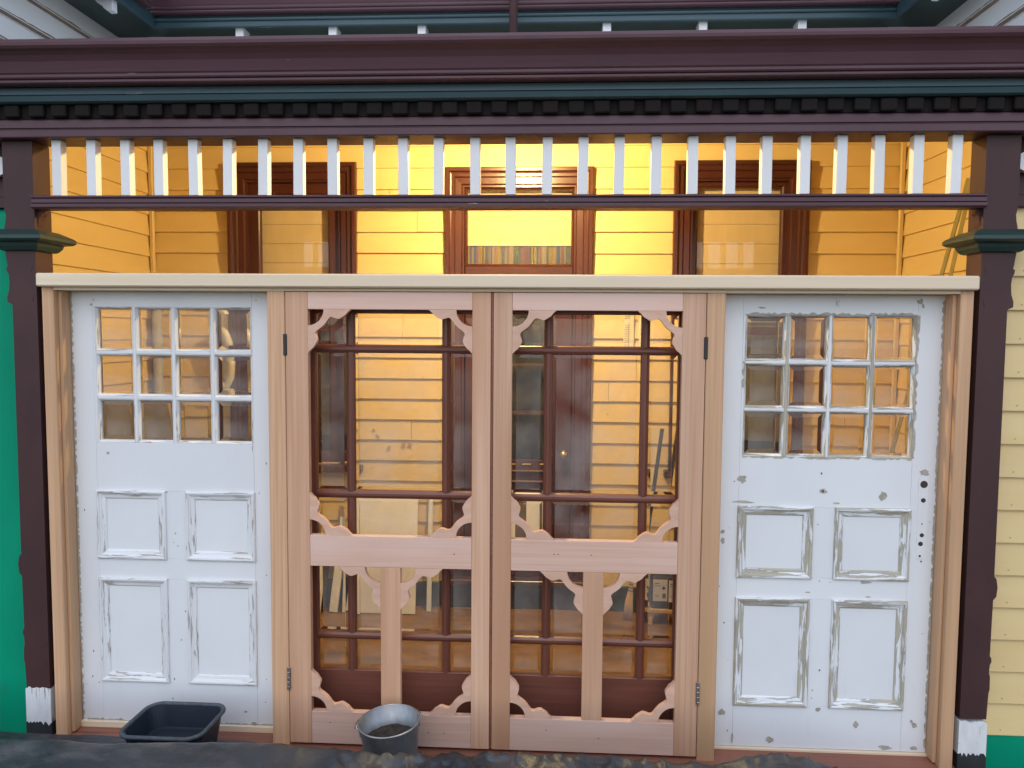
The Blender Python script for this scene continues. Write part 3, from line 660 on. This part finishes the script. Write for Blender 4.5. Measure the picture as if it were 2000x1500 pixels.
dr = screen_door(.005, .902, .080, .097, 'right screen door of bare pink redwood with scalloped brackets')
bx('astragal', -.0062, .0042, .004, .030, .004, 2.018, MT['sill'], dl, .003)
rn = random.Random(3)
for d, xs, zs in ((dl, -1, .30), (dr, 1, .29)):
    def hinge(z, m, bits):
        h = bx('hinge', xs*.9035-.008, xs*.9035+.008, -.006, .006, z-.047, z+.047, m, d, .003)
        if bits:
            for q in range(5):
                zz = z-.044+.022*q
                bx('knuckle', xs*.9035-.0065, xs*.9035+.0065, -.011, -.0062, zz-.009, zz+.009, m, h, .003)
    hinge(1.79, MT['iron'], False); hinge(zs, MT['steel'], True)
    for k in range(5):     # small knots and dents
        kx = xs*rn.uniform(.12, .78); kz = rn.choice((.88, .89, .91, .10, .07)); 
        prism('knot', blob(kx, kz, .004, .003, k*7+int(xs)), 'y', .0000, .0008, MT['sill'], d)

# ------------------------------------------------------------------ dark inner french doors
def inner_door(x0, x1, label):
    d = thing('french_door', label, 'door', ((x0+x1)/2, .16, .003), 'dark glazed inner doors')
    y0, y1 = .135, .175; a, b = x0+.088, x1-.075
    if x0 > -.1: a, b = x0+.075, x1-.088
    bx('stile', x0, a-.0003, y0, y1, .003, 2.02, MT['brown'], d, .003); bx('stile', b+.0003, x1, y0, y1, .003, 2.02, MT['brown'], d, .003)
    bx('rail', a, b, y0, y1, .003, .285, MT['brownH'], d, .003); bx('rail', a, b, y0, y1, 1.930, 2.02, MT['brownH'], d, .003)
    xs = [a, (-.655 if x0 < -.1 else .240), (-.219 if x0 < -.1 else .668), b]; zs = [.285, .446, 1.108, 1.772, 1.930]; h = .0195
    def bar(name, horiz, u0, u1, c, m):
        pr = [(-h, .012), (-h+.004, .004), (-.005, -.003), (.005, -.003), (h-.004, .004), (h, .012), (h, .03), (-h, .03)]
        if horiz: prism(name, [(y0+q, c+p) for p, q in pr], 'x', u0, u1, m, d)
        else: prism(name, [(c+p, y0+q) for p, q in pr], 'z', u0, u1, m, d)
    for z in zs[1:-1]: bar('muntin', True, a, b, z, MT['brownH'])
    for x in xs[1:-1]:
        for c, e in zip(zs, zs[1:]): bar('muntin', False, c+(h*.8 if c != zs[0] else 0), e-(h*.8 if e != zs[-1] else 0), x, MT['brown'])
    for i in range(3):
        for j in range(4):
            pane('pane', xs[i]+(.012 if i else -.004), xs[i+1]-(.012 if i < 2 else -.004), zs[j]+(.012 if j else -.004), zs[j+1]-(.012 if j < 3 else -.004), y0+.018, MT['glassV'], d, .022, .006)
    return d
inner_door(-.900, -.003, 'dark red glazed inner door behind the left screen door')
inner_door(.003, .900, 'dark red glazed inner door behind the right screen door')

# ------------------------------------------------------------------ black plastic sheet
RID = [(-3.2, .235), (-1.954, .235), (-1.633, .24), (-1.432, .235), (-1.065, .250), (-.775, .258), (-.488, .238), (-.366, .222), (-.224, .226), (.037, .240), (.237, .243), (.514, .247), (.885, .243), (.962, .262), (1.097, .282), (1.212, .280), (1.30, .250), (1.42, .190), (1.7, .10), (3.3, .05)]
def ridge(x):
    for (a, za), (b, zb) in zip(RID, RID[1:]):
        if a <= x <= b:
            t = (x-a)/(b-a); return za + (zb-za)*t
    return .1
def ss(a, b, x):
    t = min(1, max(0, (x-a)/(b-a))); return t*t*(3-2*t)
bm = bmesh.new(); NX, NY = 760, 130; G = []
for j in range(NY+1):
    v = j/NY; y = -.05 - 2.2*v**1.9
    row = []
    for i in range(NX+1):
        x = -3.2 + 6.4*i/NX
        yr = -.47 + .03*noise.noise((x*1.7, 0, 3))
        val = -.055 + .085*ss(-.75, -1.1, x)
        if y > yr: z = val + (ridge(x)-val)*ss(yr+.10, yr+.005, y)
        else: z = ridge(x) - .10*(yr-y)**1.1 - .02*ss(yr, yr-.12, y)
        k = ss(-.30, -.44, y)
        p = Vector((x*3.2, y*5.5, 0))
        rid1 = 1-abs(noise.noise(p + Vector((noise.noise(p*.7)*1.2, 0, 2)))); rid2 = 1-abs(noise.noise(p*2.7+Vector((7, 1, 4))))
        amp = .35 + .65*ss(-.9, -.2, x)
        fine = 1-abs(noise.noise(Vector((x*13, y*17, 1)) + Vector((0, 0, 1))*noise.noise(p*2)))
        z += k*ss(-.95, -.55, x)*ss(.2, .6, noise.noise((x*1.9, y*1.2, 8))+.5)*.022*(fine**5-.3)
        z += k*amp*(.020*(rid1**3-.6) + .008*(rid2**4-.4)) + (1-k)*.004*noise.noise(p*2)
        row.append(bm.verts.new((x, y, z+.16)))
    G.append(row)
for j in range(NY):
    for i in range(NX): bm.faces.new((G[j][i], G[j][i+1], G[j+1][i+1], G[j+1][i]))
ps = link('plastic_sheet', to_mesh('plastic_sheet', bm, True), MT['plastic'], None, (0, 0, -.16))
tag(ps, 'crumpled black plastic sheeting spread along the foot of the doors', 'plastic sheet')

# ------------------------------------------------------------------ bucket and tray
bk = thing('bucket', 'dented galvanised bucket half full of dark soil by the screen doors', 'bucket', (-.395, -.19, -.02))
bk.rotation_euler = (math.radians(2), math.radians(-4), math.radians(18)); bk.scale = (.95, .95, 1.0)
local('body', lathe([(.001, .012), (.098, .012), (.100, .0), (.102, .0), (.103, .012), (.118, .13), (.131, .238), (.1335, .240), (.1335, .246), (.129, .246), (.116, .13), (.101, .02), (.001, .016)], 64), MT['galv'], bk, True)
bm = bmesh.new(); tube(bm, [(.1335*math.cos(a), .1335*math.sin(a), .246) for a in [2*math.pi*i/64 for i in range(65)]], .0042, 8); local('rim', bm, MT['galv'], bk, True)
bm = lathe([(.1165, .165), (.09, .160), (.05, .158), (.001, .160)], 48)
for v in bm.verts: v.co.z += .006*noise.noise(v.co*40)
local('soil', bm, MT['soil'], bk, True)
for s in (-1, 1):
    bm = bmesh.new(); tube(bm, [(s*.131, -.014, .232), (s*.139, -.010, .238), (s*.142, 0, .250), (s*.139, .010, .238), (s*.131, .014, .232)], .003, 8)
    bmesh.ops.create_cube(bm, size=1, matrix=Matrix.Translation((s*.129, 0, .222)) @ Matrix.Diagonal((.006, .04, .028, 1)))
    local('ear', bm, MT['galv'], bk, False)
bm = bmesh.new(); tube(bm, [(.146*math.cos(a), -.150*math.sin(a)*.98, .236-.085*math.sin(a)) for a in [math.pi*i/24 for i in range(25)]], .0028, 8)
bm.free()
bm = bmesh.new(); tube(bm, [(.148*math.cos(a), .147*math.sin(a), .240-.012*math.sin(a)) for a in [math.pi*i/28 for i in range(29)]], .0026, 8)
local('handle', bm, MT['steel'], bk, True)

tr = thing('tray', 'dark navy plastic tray with rounded corners in front of the left white door', 'tray', (-1.325, -.205, .045))
tr.rotation_euler = (math.radians(2), math.radians(-1.5), math.radians(-3))
def rrect(w_, d_, r, z, n=6):
    out = []
    for cx, cy_, a0 in ((w_-r, d_-r, 0), (-w_+r, d_-r, 90), (-w_+r, -d_+r, 180), (w_-r, -d_+r, 270)):
        for k in range(n+1):
            a = math.radians(a0+90*k/n); out.append((cx+r*math.cos(a), cy_+r*math.sin(a), z))
    return out
def loft(rings, caps=(False, False)):
    bm = bmesh.new(); R = [[bm.verts.new(p) for p in r] for r in rings]; n = len(R[0])
    for a, b in zip(R, R[1:]):
        for i in range(n): bm.faces.new((a[i], a[(i+1) % n], b[(i+1) % n], b[i]))
    if caps[0]: bm.faces.new(R[0][::-1])
    if caps[1]: bm.faces.new(R[-1])
    return bm
local('body', loft([rrect(.140, .100, .05, .0), rrect(.148, .106, .055, .006), rrect(.170, .130, .06, .135), rrect(.172, .132, .06, .150), rrect(.166, .126, .058, .150), rrect(.150, .109, .054, .060), rrect(.140, .100, .05, .056)], (True, True)), MT['tray'], tr, False)
bm = bmesh.new(); rr = rrect(.177, .137, .062, .152); tube(bm, rr + rr[:2], .009, 8); local('rim', bm, MT['trayrim'], tr, True)

# ------------------------------------------------------------------ things inside the porch
lamp = thing('ceiling_lamp', 'lit bulb in a plain white holder under the porch ceiling', 'lamp', (.05, .76, 3.005))
bm = lathe([(.001, .0), (.05, .0), (.05, -.02), (.022, -.03), (.022, -.055), (.001, -.055)], 24); bmesh.ops.translate(bm, verts=bm.verts, vec=(0, 0, .066)); local('holder', bm, MT['porc'], lamp, True)
bm = bmesh.new(); bmesh.ops.create_uvsphere(bm, u_segments=20, v_segments=12, radius=.034); local('bulb', bm, MT['bulb'], lamp, True)

def leaning(name, w_, th, h_, m, foot, tilt_x, yaw, label, cat, group=None, tilt_y=0):
    o = link(name, box_mesh(w_, th, h_, .002, m), m, None, foot)
    me = o.data.copy(); me.transform(Matrix.Translation((0, 0, h_/2))); o.data = me
    o.rotation_euler = (tilt_x, tilt_y, yaw)
    return tag(o, label, cat, group)
leaning('white_panel', .485, .012, .80, MT['panelW'], (-.868, 1.60, .003), math.radians(-9), 0, 'large off-white panel leaning on the back wall behind the left screen door', 'panel')
leaning('batten', .055, .018, .62, MT['panelW'], (-1.17, 1.60, .003), math.radians(-13), 0, 'thin cream batten leaning left of the off-white panel', 'batten', tilt_y=math.radians(4))
leaning('dark_batten', .07, .02, .45, MT['black'], (-1.27, 1.62, .003), math.radians(-14), 0, 'short dark grey offcut leaning between the cream battens', 'offcut', tilt_y=math.radians(2))
leaning('batten', .075, .018, .66, MT['panelW'], (-1.375, 1.61, .003), math.radians(-12), 0, 'wider cream batten leaning under the left window', 'batten', tilt_y=math.radians(3))
leaning('batten', .03, .02, .80, MT['panelW'], (-.545, 1.66, .003), math.radians(-7), 0, 'narrow cream batten standing right of the off-white panel', 'batten')
leaning('straight_bar', .022, .03, 1.27, MT['iron'], (.785, 1.46, .003), math.radians(-11), 0, 'long dark straight bar leaning on the right window sill', 'bar', tilt_y=math.radians(8.5))
for k, (x, y, zrot, lab, h_) in enumerate(((2.10, 1.18, 0, 'olive stained plank leaning in the right corner, nearest the post', 2.85), (1.97, 1.28, 0, 'olive stained plank leaning in the right corner, farther in', 2.72))):
    o = link('plank', box_mesh(.10, .02, h_, .002, MT['plank']), MT['plank'], None, (x, y, .003))
    me = o.data.copy(); me.transform(Matrix.Translation((0, 0, h_/2))); o.data = me
    top = Vector((2.40, .80+.05*k, 2.78-.06*k)); dv = (top - Vector((x, y, 0))).normalized()
    xa = Vector((.45, .9, 0)); xa = (xa - dv*xa.dot(dv)).normalized(); ya = dv.cross(xa)
    o.rotation_euler = Matrix((xa, ya, dv)).transposed().to_euler(); tag(o, lab, 'plank', 'olive planks leaning in the corner')
# broom
br = thing('broom', 'straw broom standing by the back wall behind the right screen door', 'broom', (.79, 1.62, .002))
br.rotation_euler = (math.radians(-5), math.radians(4), 0)
local('bristles', loft([rrect(.062, .022, .02, .0), rrect(.056, .022, .02, .10), rrect(.036, .020, .018, .21), rrect(.024, .018, .016, .27), rrect(.014, .014, .012, .31)], (True, True)), MT['broom'], br, True)
for z, w_ in ((.185, .0425), (.205, .039), (.225, .0355), (.245, .0315)):
    bm = bmesh.new(); q = rrect(w_, .0225, .018, z); tube(bm, q+q[:2], .0025, 6); local('stitching', bm, MT['iron'], br, True)
bm = bmesh.new(); tube(bm, [(0, 0, .30), (0, 0, .46)], .011, 10); local('handle', bm, MT['plank'], br, True)
# jerry can with paper label on a small block
jc = thing('jug', 'dark plastic jug with white paper label near the broom', 'jug', (.965, 1.60, .102))
local('body', loft([rrect(.062, .05, .02, 0), rrect(.066, .054, .022, .01), rrect(.066, .054, .022, .20), rrect(.03, .03, .02, .25), rrect(.022, .022, .02, .29)], (True, True)), MT['iron'], jc)
bm = bmesh.new(); bmesh.ops.create_cube(bm, size=1, matrix=Matrix.Translation((-.01, -.0555, .12)) @ Matrix.Diagonal((.09, .001, .14, 1))); lb = local('paper_label', bm, MT['label'], jc)
for (x, z, w_, h_) in ((-.03, .165, .03, .006), (-.025, .15, .04, .004), (-.03, .09, .03, .003), (-.03, .08, .026, .003), (.015, .085, .022, .03)):
    bm = bmesh.new(); bmesh.ops.create_cube(bm, size=1, matrix=Matrix.Translation((x, -.0565, z)) @ Matrix.Diagonal((w_, .0008, h_, 1))); local('print', bm, MT['drk_board'], lb)
bm = bmesh.new(); bmesh.ops.create_cube(bm, size=1, matrix=Matrix.Translation((.012, -.0565, .135)) @ Matrix.Rotation(math.pi/4, 4, 'Y') @ Matrix.Diagonal((.018, .0008, .018, 1))); local('print', bm, MT['iron'], lb)
sto = thing('stool', 'low yellow wooden stool under the dark jug', 'stool', (.965, 1.60, .001))
bm = bmesh.new(); bmesh.ops.create_cube(bm, size=1, matrix=Matrix.Translation((0, 0, .09)) @ Matrix.Diagonal((.17, .14, .02, 1))); local('seat', bm, MT['broom'], sto)
for a in (-1, 1):
    for b in (-1, 1):
        bm = bmesh.new(); tube(bm, [(a*.055, b*.045, .08), (a*.07, b*.055, 0)], .014, 8); local('leg', bm, MT['broom'], sto)
# thermometer on the back wall
th = thing('thermometer', 'small cream thermometer with scale hung on the back wall', 'thermometer', (.75, YW-.026, 1.74))
bx('backplate', .715, .785, YW-.034, YW-.026, 1.75, 1.945, MT['creamP'], th, .003)
bx('tube', .747, .753, YW-.038, YW-.0345, 1.78, 1.92, MT['glassD'], th, .001)
for k in range(9): bx('scale_mark', .728 if k % 2 else .722, .744, YW-.0352, YW-.0345, 1.79+.014*k, 1.792+.014*k, MT['iron'], th, 0)
prism('top_ornament', [(.70, 1.946), (.80, 1.946), (.785, 1.965), (.76, 1.972), (.75, 1.995), (.74, 1.972), (.715, 1.965)], 'y', YW-.034, YW-.027, MT['creamP'], th)
# cream oval fitting on the wall left of the left window
ov = thing('wall_basin', 'cream oval moulded fitting on the back wall behind the left white door', 'wall fitting', (-1.97, YW-.03, 1.40))
bx('backplate', -2.03, -1.915, YW-.034, YW-.026, 1.46, 2.02, MT['creamP'], ov, .006)
bm = bmesh.new(); tube(bm, [(-1.94+.055*math.cos(a), YW-.07-.02*math.sin(a), 1.66+.19*math.sin(a)) for a in [2*math.pi*i/36 for i in range(37)]], .026, 10)
local('oval_ring', bm, MT['creamP'], ov, True).location = -wpos(ov)
bx('base', -2.05, -1.875, YW-.075, YW-.026, 1.40, 1.462, MT['creamP'], ov, .006)
for k in range(4): bx('print', -1.945+.016*k, -1.935+.016*k, YW-.0762, YW-.0751, 1.42, 1.434, MT['iron'], ov, 0)
# boards and cartons at the left end of the porch
leaning('dark_board', 1.25, .016, 1.46, MT['drk_board'], (-2.02, 1.05, .003), math.radians(-12), math.radians(90), 'wide dark grey board leaning on the left porch wall', 'board')
for k, (x, y, w_, h_, lab) in enumerate(((-2.02, .62, .30, .38, 'cardboard carton standing on the floor nearest the left white door'), (-1.72, 1.46, .28, .42, 'cardboard carton under the left window by the dark board'))):
    c = thing('carton', lab, 'carton', (x, y, .002), 'cardboard cartons in the porch')
    bx('box', x-w_/2, x+w_/2, y-.11, y+.11, .002, h_, MT['card'], c, .003)
    bx('tape', x-.025, x+.025, y-.1115, y+.1115, h_-.08, h_+.0015, MT['panelW'], c, 0)
# grey pipe in the left corner
bm = bmesh.new(); tube(bm, [(0, 0, 0), (0, 0, 2.0)], .03, 14)
o = link('waste_pipe', to_mesh('waste_pipe', bm, True), mat('grey_pipe', (.42, .40, .36), None, (3, 3, 3), .5), None, (-2.37, YW-.10, .002)); tag(o, 'grey vertical pipe in the left corner of the porch', 'pipe')
